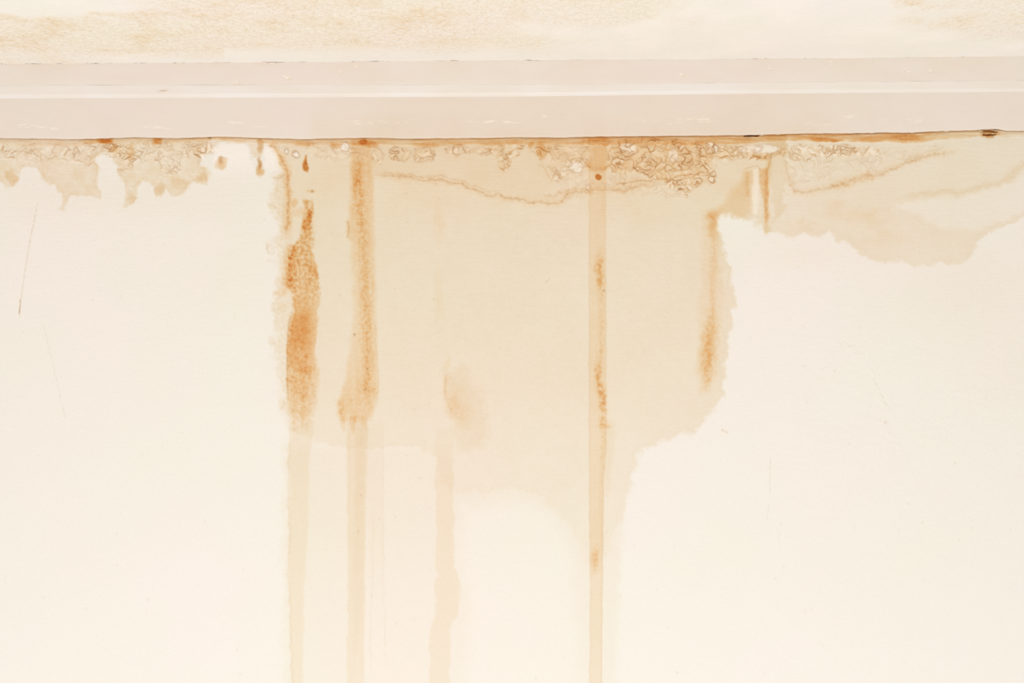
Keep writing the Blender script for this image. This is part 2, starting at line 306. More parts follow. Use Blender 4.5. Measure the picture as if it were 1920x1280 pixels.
# run two
s, d = poly([(656, 262), (694, 262), (700, 330), (702, 450), (706, 620), (709, 735), (700, 768), (688, 815), (645, 812), (634, 780), (638, 745), (650, 700), (662, 600), (658, 460), (650, 430), (656, 400), (658, 300)], 4)
xs, ys = XX[s], YY[s]+34*VN[s]*sst(660, 760, YY[s])
prof = interp(ys, [(262, .25), (330, .28), (400, .20), (500, .13), (620, .13), (700, .19), (760, .30), (785, .24), (808, .0)])
add(rust, s, prof*soft(d, 11)*(1+.45*FN[s]+.3*VN[s])); add(relief, s, .08*soft(d, 6)*(1+FN[s])); label[s][d < 0] = 10
tide([(676, 300), (672, 340), (676, 400), (684, 480), (686, 560), (688, 620), (690, 700), (680, 760)], 7, .03, .32, 5, None, .7)
tide([(674, 300), (673, 330), (668, 350)], 5, .05, .25, 4, None, .7)
tide([(704, 600), (706, 650), (709, 700), (708, 745), (706, 765)], 1.6, .12, .05, 2, None, .6)
tide([(636, 745), (640, 765), (643, 790)], 3.5, .05, .18, 4, None, .5)
tide([(651, 412), (655, 428), (652, 448)], 2.2, .25, .15, 2, None, .2)
tide([(668, 772), (662, 790)], 6, .0, .12, 4, None, .8)
tide([(668, 730), (690, 734), (704, 728)], 2.0, .08, .06, 3, None, .6)
s, d = poly([(650, 780), (690, 780), (688, 860), (684, 1100), (682, 1400), (648, 1400), (652, 1100), (650, 850)], 3)
xs, ys = XX[s], YY[s]
add(tan, s, .5*soft(d, 6)*interp(ys, [(790, .8), (900, .85), (1150, .7), (1310, .55)])*(1+.25*VN[s])); add(rust, s, .045*soft(d, 6)); label[s][d < 0] = 10
s, d = poly([(666, 800), (684, 800), (682, 1000), (676, 1180), (664, 1240), (658, 1100), (664, 950)], 4); add(tan, s, .38*soft(d, 9)*interp(YY[s], [(790, 1), (1240, .4)]))
s, d = poly([(684, 800), (716, 790), (720, 1000), (718, 1160), (690, 1160), (690, 1000)], 4); add(tan, s, .22*soft(d, 8)*interp(YY[s], [(800, 1), (1000, .9), (1160, .0)]))
tide([(717, 780), (719, 900), (718, 1020), (721, 1160), (722, 1260)], 1.5, .05, .02, 3, None, 1)
tide([(700, 960), (699, 1080), (694, 1200), (696, 1270)], 1.5, .045, .02, 3, None, 1)
# run three
for cx, cy, rx, ry, a in [(822, 420, 10, 50, .06), (822, 560, 12, 60, .06), (838, 680, 8, 18, .10), (838, 710, 6, 14, .10), (852, 752, 24, 34, .10), (865, 780, 26, 24, .10), (850, 755, 10, 14, .08)]:
    s, q = ell(cx, cy, rx, ry, 8); add(rust, s, a*np.clip(1.2-q, 0, 1)*(1+.4*FN[s]))
s, d = poly([(832, 700), (870, 690), (905, 740), (915, 800), (905, 840), (880, 850), (860, 846), (850, 800), (842, 770)], 12); add(tan, s, .45*soft(d, 26)*(1+.3*FN[s]))
tide([(834, 700), (836, 740), (842, 764), (852, 774)], 2.4, .06, .10, 3, None, .6)
s, d = poly([(816, 800), (848, 800), (850, 940), (852, 1060), (864, 1090), (862, 1140), (846, 1175), (842, 1240), (846, 1400), (802, 1400), (806, 1180), (816, 1150), (818, 1000), (816, 900)], 6)
add(tan, s, .30*soft(d, 6)*interp(YY[s], [(800, .3), (900, .9), (1310, .9)])); add(rust, s, .05*soft(d, 6)*interp(YY[s], [(800, .2), (900, 1), (1310, 1)])); label[s][(d < 0)] = 11
# run four: the long narrow one
s, d = poly([(1104, 256), (1136, 256), (1137, 840), (1132, 900), (1130, 1100), (1128, 1400), (1104, 1400), (1106, 1100), (1104, 800)], 1.6)
xs, ys = XX[s], YY[s]
add(rust, s, .135*soft(d, 3)*interp(ys, [(256, .9), (320, 1.1), (360, 1.0), (860, .95), (1000, 1.05), (1080, .75), (1310, .55)])*(1+.3*VN[s]))
add(tan, s, .35*soft(d, 3)*interp(ys, [(256, 0), (860, 0), (1000, .8), (1310, 1)]))
add(line, s, .07*np.exp(-((d+1)/1.2)**2)*interp(ys, [(256, .3), (700, .9), (1100, .9), (1310, .6)])); label[s][d < 0] = 12
tide([(1130, 840), (1129, 960), (1127, 1100), (1127, 1300)], 1.2, .06, .02, 1, None, .4)
s, d = poly([(1110, 268), (1136, 268), (1140, 300), (1130, 314), (1112, 316), (1100, 310), (1112, 298)], 3); m = soft(d, 6); add(rust, s, .16*m); line[s] *= 1-.8*m
s, q = ell(1122, 331, 6, 6, 2); add(rust, s, 1.2*soft(q-1, .5)); add(line, s, .3*soft(q-1, .5)*(1+FN[s]))
tide([(1096, 302), (1103, 313), (1116, 318), (1136, 316), (1146, 306)], 3.0, .18, .30, 3, None, .5)
CORE = [(330, 0), (440, .02), (478, .12), (495, .55), (530, .50), (545, .12), (640, .12), (680, .20), (692, .45), (720, .42), (735, .50), (765, .42), (775, .12), (795, .35), (805, .1), (1015, .0), (1045, .30), (1060, .22), (1080, .0)]
s, d, t = pline([(1126, 470), (1122, 500), (1127, 530), (1128, 600), (1127, 650), (1121, 700), (1128, 735), (1131, 770), (1132, 800), (1131, 850), (1120, 1000), (1116, 1040), (1116, 1075)], 4)
add(rust, s, interp(YY[s], CORE)*np.exp(-(d/6.5)**2)*np.clip(1+1.3*FN[s], 0, 2.2)); add(line, s, .35*interp(YY[s], CORE)*np.exp(-(d/6)**2)*np.clip(FN[s]*2, 0, 1)); add(relief, s, .15*np.exp(-(d/7)**2)*(FN[s]))
s, q = ell(1133, 800, 13, 4, 3); add(rust, s, .15*soft(q-1, 1))
s, d = poly([(1136, 780), (1155, 790), (1150, 870), (1140, 930), (1134, 930)], 5); add(rust, s, .06*soft(d, 12))
# run five, down the right rim
s, d = poly([(1318, 400), (1350, 396), (1350, 440), (1352, 520), (1362, 560), (1350, 620), (1345, 700), (1332, 735), (1312, 740), (1305, 690), (1310, 600), (1316, 520), (1314, 450)], 8)
add(rust, s, .075*soft(d, 12)*(1+.5*FN[s])); label[s][d < 0] = 13
s, d, t = pline([(1334, 402), (1337, 440), (1338, 500), (1336, 560), (1332, 610), (1328, 650), (1326, 700), (1324, 730)], 5)
add(rust, s, interp(YY[s], [(396, .42), (425, .42), (450, .16), (560, .18), (600, .28), (625, .45), (665, .58), (690, .40), (715, .25), (735, 0)])*np.exp(-(d/interp(YY[s], [(396, 8), (560, 6), (620, 12), (690, 11), (740, 8)]))**2)*np.clip(1+.8*FN[s], 0, 2))
# rust flare beside the pale stripe and the thin trickle
s, d = poly([(1396, 318), (1410, 318), (1411, 402), (1392, 408), (1366, 398), (1346, 408), (1340, 420), (1330, 400), (1352, 385), (1376, 352), (1392, 340)], 5)
add(rust, s, .20*soft(d, 16)*(1+.3*LN[s])); label[s][d < 0] = 13
tide([(1399, 320), (1401, 345), (1403, 372)], 3.6, .06, .15, 2, None, .4)
s, d = poly([(1424, 318), (1441, 316), (1441, 350), (1440, 400), (1440, 440), (1434, 440), (1432, 380), (1424, 345)], 3); add(rust, s, .36*soft(d, 5)*interp(YY[s], [(316, 1), (370, 1), (430, .5), (440, .1)])*(1+.4*FN[s])); label[s][d < 0] = 14
tide([(1444, 292), (1443, 305), (1440, 322), (1437, 345), (1435, 380), (1437, 420)], 2.6, .10, .28, 2, None, .4)
tide([(1408, 291), (1420, 294), (1428, 298), (1436, 294), (1444, 289)], 2.2, .40, .35, 2, None, .3)
tide([(1395, 316), (1410, 312), (1420, 311), (1428, 320)], 1.6, .22, .05, 2, None, .3)
tide([(1300, 294), (1330, 293), (1365, 293), (1385, 290)], 1.6, .20, .08, 4, None, .5)

# ------------------------------------------------------------------ wall-wide marks
for cx, cy, rx, ry, a, b_ in [(1820, 540, 260, 150, .10, .018), (200, 370, 420, 60, .10, .010), (1520, 470, 200, 60, .08, .012), (1890, 700, 120, 120, .06, .010), (430, 500, 120, 160, .05, .004), (900, 720, 260, 160, -.05, .020)]:
    s, q = ell(cx, cy, rx, ry, 30); g = np.clip(1.15-q, 0, 1)**1.5; add(tan, s, a*g); add(rust, s, b_*g)
def scratch(pts, a, wd=.9, br=.5):
    s, d, t = pline(pts, 1.0); g = np.clip(.8+br*2.5*FN[s], 0, 1.5)
    add(line, s, a*np.exp(-(d/wd)**2)*g); add(relief, s, -.35*np.exp(-(d/1.5)**2)*g)
scratch([(70, 380), (56, 450), (46, 510), (39, 560), (36, 592)], .22); scratch([(38, 560), (36, 592)], .3, 1.1, 1)
scratch([(80, 605), (96, 670), (112, 740), (122, 785)], .10)
scratch([(1445, 860), (1444, 920), (1439, 975)], .10); scratch([(1466, 978), (1460, 1010)], .08)
scratch([(1668, 765), (1660, 752), (1640, 710)], .08, 1, 1); scratch([(1030, 522), (1022, 530)], .2)
rs = np.random.RandomState(5)
for i in range(520):
    px = rs.uniform(0, 1920); py = rs.uniform(330, 1300) if i > 60 else rs.uniform(270, 330)
    a = rs.uniform(.3, 1)
    s, q = ell(px, py, rs.uniform(1.2, 2.4), rs.uniform(1.2, 2.2), 2)
    if rs.rand() < .7: add(relief, s, .45*a*np.exp(-q*q))
    else: add(line, s, .14*a*np.exp(-q*q)); add(relief, s, -.4*a*np.exp(-q*q))
for px, py, a in [(665, 627, .7), (1362, 809, .3), (1133, 545, .5), (1356, 806, .3), (1660, 792, .3), (1730, 978, .25), (812, 560, .2), (676, 928, .2), (672, 995, .25), (688, 691, .5), (686, 730, .4)]:
    s, q = ell(px, py, 2, 2, 2); add(line, s, a*np.exp(-q*q)); add(relief, s, -.5*np.exp(-q*q))
# plaster chatter: brush marks higher up, trowel ripples lower right
brush = sst(900, 380, YY)
relief += .11*HN*(.35+.65*brush)+.06*FN
lo = fbm(XX, YY, 150, 150, 2, 41); rp = fbm(XX+.6*YY, YY-.3*XX, 26, 13, 3, 42, .6)
patch = np.clip(sst(1380, 1560, XX)*sst(560, 680, YY)*sst(1250, 850, YY)+.8*sst(420, 460, YY)*sst(760, 650, YY)*sst(900, 960, XX)*sst(1320, 1240, XX)+.2, 0, 1)
relief += .13*rp*patch+.30*lo*.6
for pts in [[(1500, 755), (1530, 720), (1545, 690), (1572, 655), (1590, 650)], [(1590, 650), (1630, 680), (1645, 730), (1650, 752)], [(1640, 785), (1665, 800), (1690, 850), (1720, 905)], [(1790, 740), (1830, 730), (1870, 760), (1900, 740)], [(300, 590), (345, 640), (380, 720)], [(1590, 940), (1600, 1000)]]:
    s, d, t = pline(pts, 9, 30); add(relief, s, .22*np.exp(-(d/4.5)**2)*np.clip(.5+2*FN[s], 0, 1.5))

tan = np.clip(tan, 0, 2.2); rust = np.clip(rust, 0, 2.4); line = np.clip(line, 0, 2.6); pale = np.clip(pale, 0, 1)

# ------------------------------------------------------------------ mesh helpers
def new_mesh(name, co, quads, normals=None, attrs=None, mat=None, parent=None, smooth=True):
    me = bpy.data.meshes.new(name)
    nv = len(co); nf = len(quads); k = quads.shape[1]
    if normals is not None:                      # face winding follows the given normals
        q = quads; g = np.cross(co[q[:, 1]]-co[q[:, 0]], co[q[:, 2]]-co[q[:, 0]])
        if (g*normals[q[:, 0]]).sum() < 0: quads = quads[:, ::-1]
    me.vertices.add(nv); me.vertices.foreach_set('co', co.astype(np.float32).ravel())
    me.loops.add(nf*k); me.loops.foreach_set('vertex_index', quads.astype(np.int32).ravel())
    me.polygons.add(nf); me.polygons.foreach_set('loop_start', np.arange(0, nf*k, k, dtype=np.int32))
    me.polygons.foreach_set('use_smooth', np.full(nf, smooth, bool))
    me.update(calc_edges=True)
    for an, av in (attrs or {}).items():
        a = me.attributes.new(an, 'FLOAT_COLOR', 'POINT'); a.data.foreach_set('color', av.astype(np.float32).ravel())
    if normals is not None: me.normals_split_custom_set_from_vertices(normals.astype(np.float32))
    if mat: me.materials.append(mat)
    o = bpy.data.objects.new(name, me); SC.collection.objects.link(o)
    if parent: o.parent = parent
    return o
def grid_quads(nr, nc):
    i = np.arange(nr*nc).reshape(nr, nc)
    return np.stack([i[:-1, :-1], i[1:, :-1], i[1:, 1:], i[:-1, 1:]], -1).reshape(-1, 4)
def grid_normals(P):
    du = np.gradient(P, axis=1); dv = np.gradient(P, axis=0)
    n = np.cross(dv, du); n /= np.linalg.norm(n, axis=-1, keepdims=True)+1e-12
    return n
def sub(co, quads, nrm, att, mask):
    q = quads[mask]; ids, inv = np.unique(q, return_inverse=True)
    return co[ids], inv.reshape(q.shape), nrm[ids], {k: v[ids] for k, v in att.items()}

# ------------------------------------------------------------------ materials
def nodes_of(name, rough=.85):
    m = bpy.data.materials.new(name); m.use_nodes = True; nt = m.node_tree
    b = nt.nodes['Principled BSDF']; b.inputs['Roughness'].default_value = rough
    b.inputs['Specular IOR Level'].default_value = .25
    return m, nt, b
def mathn(nt, op, a, b=None):
    n = nt.nodes.new('ShaderNodeMath'); n.operation = op
    for i, v in enumerate((a, b)):
        if v is None: continue
        if isinstance(v, (int, float)): n.inputs[i].default_value = v
        else: nt.links.new(v, n.inputs[i])
    return n.outputs[0]
def noise(nt, scale, detail=3, rough=.6, stretch=None):
    tc = nt.nodes.new('ShaderNodeNewGeometry'); src = tc.outputs['Position']
    if stretch:
        mp = nt.nodes.new('ShaderNodeMapping'); mp.inputs['Scale'].default_value = stretch
        nt.links.new(src, mp.inputs['Vector']); src = mp.outputs[0]
    n = nt.nodes.new('ShaderNodeTexNoise'); n.inputs['Scale'].default_value = scale
    n.inputs['Detail'].default_value = detail; n.inputs['Roughness'].default_value = rough
    nt.links.new(src, n.inputs['Vector']); return n.outputs['Fac']
def stained(name, c1, c2, rough, bump=.0002, bscale=900, mottle=6, palec=(.95, .90, .84)):
    """paint whose stains absorb light: colour = paint * exp(-(tan Kt + rust Kr + line Kl))"""
    m, nt, b = nodes_of(name, rough); L = nt.links
    at = nt.nodes.new('ShaderNodeAttribute'); at.attribute_name = 'stain'
    sp = nt.nodes.new('ShaderNodeSeparateColor'); L.new(at.outputs['Color'], sp.inputs[0])
    g1 = noise(nt, 420, 4, .7)
    gm = mathn(nt, 'ADD', mathn(nt, 'MULTIPLY', g1, 1.1), .45)          # granular rust
    T = mathn(nt, 'MULTIPLY', sp.outputs[0], mathn(nt, 'ADD', mathn(nt, 'MULTIPLY', noise(nt, 90, 4, .65), .5), .75))
    R = mathn(nt, 'MULTIPLY', sp.outputs[1], gm); Ln = sp.outputs[2]
    base = nt.nodes.new('ShaderNodeMix'); base.data_type = 'RGBA'
    base.inputs[6].default_value = (*c1, 1); base.inputs[7].default_value = (*c2, 1)
    mr = nt.nodes.new('ShaderNodeMapRange'); mr.inputs[1].default_value = .35; mr.inputs[2].default_value = .65
    L.new(noise(nt, mottle, 4, .55), mr.inputs[0]); L.new(mr.outputs[0], base.inputs[0])
    pm = nt.nodes.new('ShaderNodeMix'); pm.data_type = 'RGBA'; pm.inputs[7].default_value = (*palec, 1)
    L.new(base.outputs[2], pm.inputs[6]); L.new(at.outputs['Alpha'], pm.inputs[0])
    K = [(.07, .15, .29), (.165, .76, 1.68), (.62, 1.05, 1.5)]
    ch = []
    for i in range(3):
        t = mathn(nt, 'ADD', mathn(nt, 'ADD', mathn(nt, 'MULTIPLY', T, K[0][i]), mathn(nt, 'MULTIPLY', R, K[1][i])), mathn(nt, 'MULTIPLY', Ln, K[2][i]))
        ch.append(mathn(nt, 'EXPONENT', mathn(nt, 'MULTIPLY', t, -1.0)))
    cc = nt.nodes.new('ShaderNodeCombineColor')
    for i in range(3): L.new(ch[i], cc.inputs[i])
    mu = nt.nodes.new('ShaderNodeMix'); mu.data_type = 'RGBA'; mu.blend_type = 'MULTIPLY'; mu.inputs[0].default_value = 1
    L.new(pm.outputs[2], mu.inputs[6]); L.new(cc.outputs[0], mu.inputs[7]); L.new(mu.outputs[2], b.inputs['Base Color'])
    if bump:
        bp = nt.nodes.new('ShaderNodeBump'); bp.inputs['Strength'].default_value = 1; bp.inputs['Distance'].default_value = bump
        L.new(noise(nt, bscale, 3, .6), bp.inputs['Height']); L.new(bp.outputs[0], b.inputs['Normal'])
    return m
M_wall = stained('wall_plaster_paint', (.805, .785, .705), (.825, .775, .720), .8, .0003, 520, 5)
M_trim = stained('trim_gloss_paint', (.76, .685, .595), (.77, .68, .61), .42, .00004, 300, 4, palec=(.93, .86, .76))
M_bead = stained('trim_bead_paint', (.81, .765, .69), (.815, .76, .715), .38, .00003, 300, 4)
M_ceil = stained('ceiling_plaster', (.865, .84, .765), (.875, .835, .79), .9, .0003, 520, 6)

# ------------------------------------------------------------------ WALL
def sample(arr, x, y):
    span = CX1-CX0
    u = np.abs(x-CX0); u = np.mod(u, 2*span); u = np.where(u > span, 2*span-u, u)      # mirror sideways beyond the surveyed part
    v = np.clip(y-CY0, 0, H-1)
    i = np.clip(u.astype(int), 0, W-2); j = np.clip(v.astype(int), 0, H-2)
    fx = (u-i)[None, :]; fy = (v-j)[:, None]
    a = arr[np.ix_(j, i)]; b = arr[np.ix_(j, i+1)]; c = arr[np.ix_(j+1, i)]; d = arr[np.ix_(j+1, i+1)]
    return (a*(1-fx)+b*fx)*(1-fy)+(c*(1-fx)+d*fx)*fy
cols = np.concatenate([np.arange(-1300, -30, 10.), np.arange(-30, 1950, 1.25), np.arange(1950, 3230, 10.)])
rows = np.concatenate([[100, 180, 225, 232, 236], np.arange(238, 420, 1.), np.arange(420, 860, 2.), np.arange(860, 1300, 4.), np.arange(1300, 3000, 60.)])
nr, nc = len(rows), len(cols)
rel = sample(relief, cols, rows)
P = np.empty((nr, nc, 3)); P[..., 0] = ((cols-960)*S)[None, :]; P[..., 1] = -rel*.001; P[..., 2] = ((640-rows)*S)[:, None]
N = grid_normals(P); N *= np.sign(-N[..., 1:2])
Q = grid_quads(nr, nc)
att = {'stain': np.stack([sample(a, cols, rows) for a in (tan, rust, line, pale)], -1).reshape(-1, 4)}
fr = (rows[:-1]+rows[1:])/2; fc = (cols[:-1]+cols[1:])/2
span = CX1-CX0
u = np.mod(np.abs(fc-CX0), 2*span); u = np.where(u > span, 2*span-u, u)
lab = label[np.ix_(np.clip(fr-CY0, 0, H-1).astype(int), np.clip(u, 0, W-1).astype(int))].copy()
inside = (fc > -38) & (fc < 1958)
lab[:, ~inside] = 0
def despeckle(lab):
    # majority along a small neighbourhood keeps each stain in one piece
    out = lab.copy()
    for ax in (0, 1):
        a = np.roll(out, 1, ax); b = np.roll(out, -1, ax); out = np.where((a == b), a, out)
    return out
for _ in range(3): lab = despeckle(lab)
lab = lab.ravel()
co = P.reshape(-1, 3); nn = N.reshape(-1, 3)
def piece(code, name, parent, lbl=None):
    c, q, n, a = sub(co, Q, nn, att, lab == code)
    o = new_mesh(name, c, q, n, a, M_wall, parent)
    if lbl: o['label'] = lbl
    return o
wall = piece(0, 'wall_back', None)
wall['kind'] = 'structure'; wall['label'] = 'cream painted plaster wall under the cornice, streaked by leaking water'; wall['category'] = 'wall'
for code, name, lbl in [
    (1, 'water_stain', 'broad tan water stain in the middle of the wall, reaching furthest down'),
    (2, 'water_stain', 'ragged lace-edged tan water stain at the left under the cornice'),
    (3, 'water_stain', 'tan water stain at the right with a scalloped lower edge'),
    (4, 'rusty_joint_strip', 'narrow raised rust-orange strip along the foot of the cornice'),
    (5, 'blistered_paint', 'small blisters of paint outlined in brown, left of the long narrow run'),
    (6, 'blistered_paint', 'dense winding brown ridges of blistered paint right of the long narrow run'),
    (7, 'tide_line', 'sagging brown tide line across the top of the middle stain'),
    (8, 'tide_line', 'curved tan tide line in the right stain'),
    (9, 'rust_run', 'darkest orange rust run at the left rim of the middle stain, with a pale tail'),
    (10, 'rust_run', 'wide light orange run, second from the left'),
    (11, 'rust_run', 'faint peach run with a bulge low on the wall'),
    (12, 'rust_run', 'long narrow straight-sided run with speckled rust in it'),
    (13, 'rust_run', 'short orange run down the right rim of the middle stain'),
    (14, 'rust_run', 'thin orange trickle right of the pale stripe')]:
    if (lab == code).any(): piece(code, name, wall, lbl)

# ------------------------------------------------------------------ CORNICE (cross-section swept along the wall)
tc = np.concatenate([np.arange(-1300, -30, 20.), np.arange(-30, 1950, 2.), np.arange(1950, 3230, 20.)])
def PZ(y, p): return (640-y)*S*(DIST-p)/DIST
e_bot = edge_at(np.clip(tc, -40, 1960))
e_mid = interp(tc, [(-1300, 187), (0, 183.5), (400, 182), (960, 180), (1400, 174.5), (1920, 171), (3200, 160)])
e_bt = interp(tc, [(-1300, 163), (0, 160), (960, 159), (1400, 155), (1920, 151), (3200, 140)])
GAPS = [(-1300, .1), (0, .1), (10, .6), (30, .2), (60, .4), (150, .7), (180, .8), (200, .1), (228, .1), (232, .8), (238, .1), (280, .4), (300, .7), (340, .7), (380, .2), (450, .5), (470, .8), (495, 1.2), (520, 1.2), (535, .6), (600, .4), (640, .2),
        (680, .7), (710, .6), (730, .2), (760, .4), (840, .8), (860, .3), (900, .2), (985, .3), (992, 1.6), (1015, 1.5), (1022, .3), (1060, .2), (1140, .5), (1150, .1), (1200, .6), (1240, .7), (1250, .2), (1380, .2), (1420, 1.2), (1432, .3), (1470, .6), (1530, .8),
        (1600, .7), (1680, .8), (1690, .3), (1740, .7), (1780, .9), (1845, 1.2), (1862, 1.4), (1870, .4), (1920, .5), (3200, .3)]
jag = fbm(tc, tc*0+.5, 16, 10, 4, 51, .8)
e_top = interp(tc, [(-1300, 128), (0, 119.5), (250, 117.5), (500, 116), (960, 112), (1280, 110), (1600, 107.5), (1920, 104), (3200, 92)])
gapv = np.clip(1.15*(interp(tc, GAPS)-.45)+1.1*jag, -1.5, 1.6)
def sweep(name, sec, mat, parent, lbl=None, ax=None):
    """sec: list of (y array, protrusion array)"""
    Pm = np.empty((len(sec), len(tc), 3))
    for i, (yy, pp) in enumerate(sec):
        pp = np.broadcast_to(pp, tc.shape)
        Pm[i, :, 0] = (tc-960)*S*(DIST-pp)/DIST; Pm[i, :, 1] = -pp; Pm[i, :, 2] = PZ(yy, pp)
    n = grid_normals(Pm); n *= np.sign((n*np.array([0, -1., -.3])).sum(-1, keepdims=True))
    A = np.zeros((len(sec), len(tc), 4))
    if ax is not None: A = ax(np.broadcast_to(tc, (len(sec), len(tc))), np.array([np.broadcast_to(s_[0], tc.shape) for s_ in sec]), A)
    o = new_mesh(name, Pm.reshape(-1, 3), grid_quads(len(sec), len(tc)), n.reshape(-1, 3), {'stain': A.reshape(-1, 4)}, mat, parent)
    if lbl: o['label'] = lbl
    return o
wav = .0004*fbm(tc, tc*0, 60, 10, 3, 52)
nF = 48
def fascia_marks(x, y, A):
    A[..., 0] = np.clip(.30*sst(520, 760, x)*sst(1750, 1450, x)+.15*fbm(x, y, 90, 60, 3, 53), 0, 1)
    A[..., 0] += .25*sst(560, 600, x)*sst(1600, 1500, x)*sst(200, 260, y)
    A[..., 3] = 0
    A[..., 2] += .06*np.clip(fbm(x, y, 50, 3, 3, 54)-.35, 0, 1)
    r = np.random.RandomState(8)
    for cx, cy, n_, sx in [(60, 236, 8, 25), (300, 238, 7, 30), (445, 230, 5, 15), (670, 230, 9, 30), (740, 229, 6, 30), (910, 229, 10, 30), (960, 229, 8, 25), (1300, 222, 12, 30), (1320, 226, 8, 30), (1540, 234, 8, 30), (1600, 219, 6, 25), (1690, 227, 9, 40), (1020, 220, 2, 4), (100, 241, 4, 20), (1245, 229, 5, 40), (480, 238, 4, 15)]:
        for k in range(n_):
            a, b_ = cx+r.uniform(-sx, sx), cy+r.uniform(-3, 3)
            w_ = r.uniform(2, 9); A[..., 3] += r.uniform(.3, .75)*np.exp(-(((x-a)/w_)**2+((y-b_)/.9)**2)*1.5)
    A[..., 3] = np.clip(A[..., 3], 0, 1)
    return A
fs = []
fs.append((e_bot+.2, 0.0005)); fs.append((e_bot+.1, .004)); fs.append((e_bot-.2, .0072)); fs.append((e_bot-1.2, .0084))
for k in range(nF+1):
    t = k/nF
    fs.append((e_bot-2.6+(e_mid+1-e_bot+2.6)*t, .0088+.0075*t+wav*math.sin(math.pi*t)))
trim = sweep('trim_1', fs, M_trim, None, None, fascia_marks)
trim['kind'] = 'structure'; trim['label'] = 'painted cornice moulding running between the stained wall and the ceiling'; trim['category'] = 'cornice'
def bead_marks(x, y, A):
    A[..., 2] = .5*np.exp(-(((x-306)/8)**2+((y-170-(306-x)*.12)/1.2)**2))+.04*np.clip(fbm(x, y, 40, 4, 3, 57)-.2, 0, 1)
    A[..., 0] = np.clip(.25*fbm(x, y, 160, 40, 2, 56)+.12, 0, 1)
    return A
bs = []
for k in range(15):
    t = k/14
    a = t*math.pi*.5
    bs.append((e_mid+1.2-(e_mid+1.2-e_bt)*t, .0163+.0046*min(1, t/.28)*.65+.0021*max(0, t-.28)))
sweep('bead', bs, M_bead, trim, 'brighter raised bead along the middle of the cornice', bead_marks)
cs = []
for k in range(31):
    t = k/30
    yy = e_bt+(e_top-e_bt)*t
    p = .0208+.0292*(t**1.1)+wav
    cs.append((yy+(gapv*1.0 if k == 30 else 0)*1.0+(.35*jag if k == 30 else 0), p))
cs.append((e_top-1.5+gapv, .046)); cs.append((e_top-1.5, .030))
def cove_marks(x, y, A):
    A[..., 0] = np.clip(.12+.22*fbm(x, y, 120, 40, 3, 58)+.25*np.exp(-((y-e_top[None, :])/5)**2)*np.clip(fbm(x, y, 20, 9, 2, 60)+.4, 0, 1), 0, 1)
    A[..., 2] = .05*np.clip(fbm(x, y, 10, 6, 3, 59)-.45, 0, 1)
    r = np.random.RandomState(3)
    for cx, cy in [(535, 143), (545, 148), (443, 155), (640, 135), (1445, 126), (1700, 133), (1746, 134), (1560, 118), (495, 118), (668, 125), (1280, 140)]:
        for k in range(3):
            a, b_ = cx+r.uniform(-6, 6), cy+r.uniform(-4, 4)
            A[..., 3] += .6*np.exp(-(((x-a)/3)**2+((y-b_-(x-a)*.5)/1.1)**2)); A[..., 2] += .12*np.exp(-(((x-a-2)/3)**2+((y-b_-1.5)/1)**2))
    A[..., 3] = np.clip(A[..., 3], 0, 1); return A
sweep('cove', cs, M_trim, trim, 'flat slanting upper face of the cornice meeting the ceiling', cove_marks)

# ------------------------------------------------------------------ CEILING
cc_ = np.concatenate([np.arange(-1.9, -.66, .02), np.arange(-.66, .66, .0013), np.arange(.66, 1.9, .02)])
rr_ = np.concatenate([[0.0, .012, .024], np.arange(.030, .10, .0008), np.arange(.10, .34, .0015), np.arange(.34, 2.6, .05)])
X, D = np.meshgrid(cc_, rr_)
z_edge = PZ(interp(X/S+960, [(-1300, 128), (0, 119.5), (250, 117.5), (500, 116), (960, 112), (1280, 110), (1600, 107.5), (1920, 104), (3200, 92)])+.5, .050)
px = X/(DIST-D)*DIST/S+960; py = 640-z_edge/(DIST-D)*DIST/S
xm, ym = X*1000, D*1000                                  # millimetres on the ceiling
n1 = fbm(xm, ym, 7, 13, 4, 61, .7); n2 = fbm(xm, ym, 60, 80, 3, 62); n3 = fbm(xm, ym, 3, 6, 3, 63, .75)
bare = sst(1150, 820, px+140*n2)*sst(106, 78, py+(px < 420)*(-12)+10*n2)      # coating gone, left
bare = np.maximum(bare, .8*sst(1330, 1180, px+120*n2)*sst(62, 30, py+16*n2)*sst(700, 900, px))
bare = np.maximum(bare, .8*sst(1660, 1780, px+100*n2)*sst(70, 35, py+20*n2-(px-1700)*.1))
bare = np.maximum(bare, .55*sst(250, 120, px)*sst(30, 60, py))
clean = sst(40, 22, py+18*n2)*sst(330, 200, px+60*n2)
bare *= 1-clean
bare = np.where(D > .34, .4, bare)
rough_amt = .25+.75*bare
fine = sst(.36, .30, D)
hgt = (.95*n1*rough_amt+.75*n3*rough_amt+.5*n2)*fine
# ragged lip where the ceiling coat meets the cornice
lip = np.exp(-((D-.050)/.006)**2); lipn = fbm(xm, ym, 14, 14, 4, 64, .75)
hgt = hgt+np.exp(-((D-.0525)/.0022)**2)*np.clip(1.5*lipn+.15, -.1, 1.8)+lip*.15
Zc = z_edge-hgt*.001
Pc = np.stack([X, -D, Zc], -1); Nc = grid_normals(Pc); Nc *= np.sign(-Nc[..., 2:3])
A = np.zeros(X.shape+(4,))
A[..., 0] = np.clip(.08+.15*bare+.42*bare*np.clip(n1*1.4, -.3, 1)+.25*bare*np.clip(n2*2, -.5, 1), 0, 1.4)
A[..., 1] = np.clip(.06*bare+.10*bare*np.clip(n2*2, 0, 1)*np.clip(.5+n1, 0, 1), 0, 1)
A[..., 2] = .20*bare*np.clip(n3*1.6-.15, 0, 1)+.12*np.exp(-((D-.0525)/.0022)**2)*np.clip(lipn*2, 0, 1)
A[..., 3] = .35*(1-bare)*np.clip(n2+.3, 0, 1)
ceil = None
Qc = grid_quads(*X.shape)
